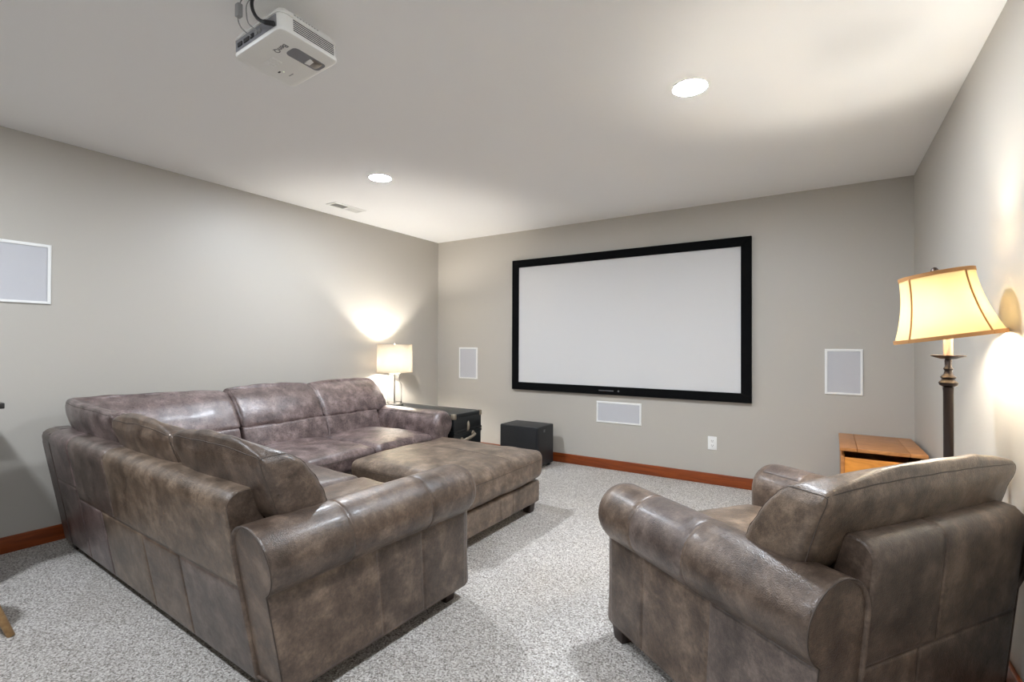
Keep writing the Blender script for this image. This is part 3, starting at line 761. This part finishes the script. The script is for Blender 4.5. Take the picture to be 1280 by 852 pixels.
# ------------------------------------------------------------------ floor lamp
fx, fy = 4.348, -2.11
fl = thing('floor_lamp', (fx, fy, 0), 'lit floor lamp with dark bronze pole and crooked cream bell shade', 'lamp')
lathe('base', [(0, 0), (.125, 0), (.13, .008), (.12, .02), (.07, .032), (.03, .05), (.018, .075), (0, .08)], (0, 0, 0), 'bronze', fl, 40)
lathe('pole', [(.014, .07), (.014, .62), (.020, .63), (.020, .66), (.015, .67), (.0155, 1.035), (.017, 1.05)], (0, 0, 0), 'bronze', fl, 24)
lathe('turned_knob', [(.012, 1.05), (.026, 1.058), (.029, 1.068), (.018, 1.080), (.024, 1.088), (.014, 1.098), (.011, 1.112), (.015, 1.120), (.010, 1.128), (.011, 1.150), (.008, 1.158)], (0, 0, 0), 'bronze', fl, 28)
lathe('drip_dish', [(0, 1.156), (.022, 1.156), (.050, 1.166), (.052, 1.170), (.022, 1.163), (0, 1.163)], (0, 0, 0), 'bronze', fl, 36)
lathe('candle_sleeve', [(0, 1.162), (.014, 1.162), (.014, 1.268), (0, 1.268)], (0, 0, 0), 'candle_sleeve', fl, 20)
# crooked shade: bell profile, tilted against the wall
RB, RT, SH = .161, .111, .235
tiltm = Matrix.Rotation(R(-8.0), 3, Vector((rt.y, -rt.x, 0)).normalized()) if False else Matrix.Rotation(R(-8.5), 3, 'Y')
sc = (0.0, 0, 1.235)
bell = lambda t: RB+(RT-RB)*(1-(1-t)**1.9)
prof = [(bell(k/14), SH*k/14) for k in range(15)]
inner = [(r-.002, z) for r, z in prof][::-1]
lathe('lamp_shade', prof+inner, sc, 'cream_shade', fl, 64, closed=True, axis=tiltm)
for z, rr in ((0, RB), (SH, RT)):
    lathe('shade_trim', [(rr-.003, z-.003), (rr+.002, z-.003), (rr+.002, z+.011), (rr-.003, z+.011)], sc, 'shade_trim', fl, 64, closed=True, axis=tiltm)
for q in range(4):
    t = R(90*q-52); P = [tiltm @ Vector(((bell(k/14)+.001)*math.cos(t), (bell(k/14)+.001)*math.sin(t), SH*k/14)) + Vector(sc) for k in range(15)]
    tube('shade_rib', P, .0032, 'shade_trim', fl, 6)
for q in range(3):
    t = R(120*q+30); a = tiltm @ Vector((0, 0, SH-.012))+Vector(sc); e = tiltm @ Vector((RT*math.cos(t), RT*math.sin(t), SH-.003))+Vector(sc)
    tube('shade_spoke', [a, e], .0016, 'nickel', fl, 6)
fa = tiltm @ Vector((0, 0, SH-.02))+Vector(sc)
lathe('finial', [(0, 0), (.005, 0), (.005, .028), (.011, .034), (.013, .042), (.008, .052), (0, .056)], fa, 'bronze', fl, 18, axis=tiltm)
tube('harp', smoothpath([(.0, -.012, 1.285), (0, -.045, 1.33), (0, -.04, 1.40), tuple(fa), (0, .04, 1.40), (0, .045, 1.33), (0, .012, 1.285)]), .0018, 'nickel', fl, 6)
bulb(fl, (0, 0, 1.330), .028, 'bulb_floor')

# ------------------------------------------------------------------ console table and stool at the left edge
ct = thing('bar_counter', (.32, -4.65, 0), 'dark topped bar counter against the wall behind the sofa', 'counter')
box('countertop', (-.315, -.8, .888), (.325, .795, .915), 'dark_top', ct, .003)
box('cabinet_body', (-.315, -.76, .09), (.25, .70, .888), 'foot_wood', ct)
box('toe_kick', (-.315, -.74, 0), (.2, .68, .09), 'black_and_slot_shade', ct)
for k in range(3):
    d_ = box('cabinet_door', (.25, -.75+k*.485, .11), (.27, -.275+k*.485, .87), 'foot_wood', ct, .004)
    box('handle', (.27, -.33+k*.485, .62), (.285, -.318+k*.485, .76), 'nickel', d_, .003)
st = thing('wooden_stool', (.955, -4.165, 0), 'light wooden stool with splayed legs beside the console table', 'stool')
lathe('seat', [(0, .44), (.15, .44), (.165, .45), (.165, .468), (.15, .476), (0, .474)], (0, 0, 0), 'stool_wood', st, 36)
for q in range(4):
    t = R(52+90*q); c_, s_ = math.cos(t), math.sin(t)
    tube('leg', [(.30*c_, .30*s_, 0), (.21*c_, .21*s_, .22), (.11*c_, .11*s_, .445)], [.013, .017, .015], 'stool_wood', st, 12)
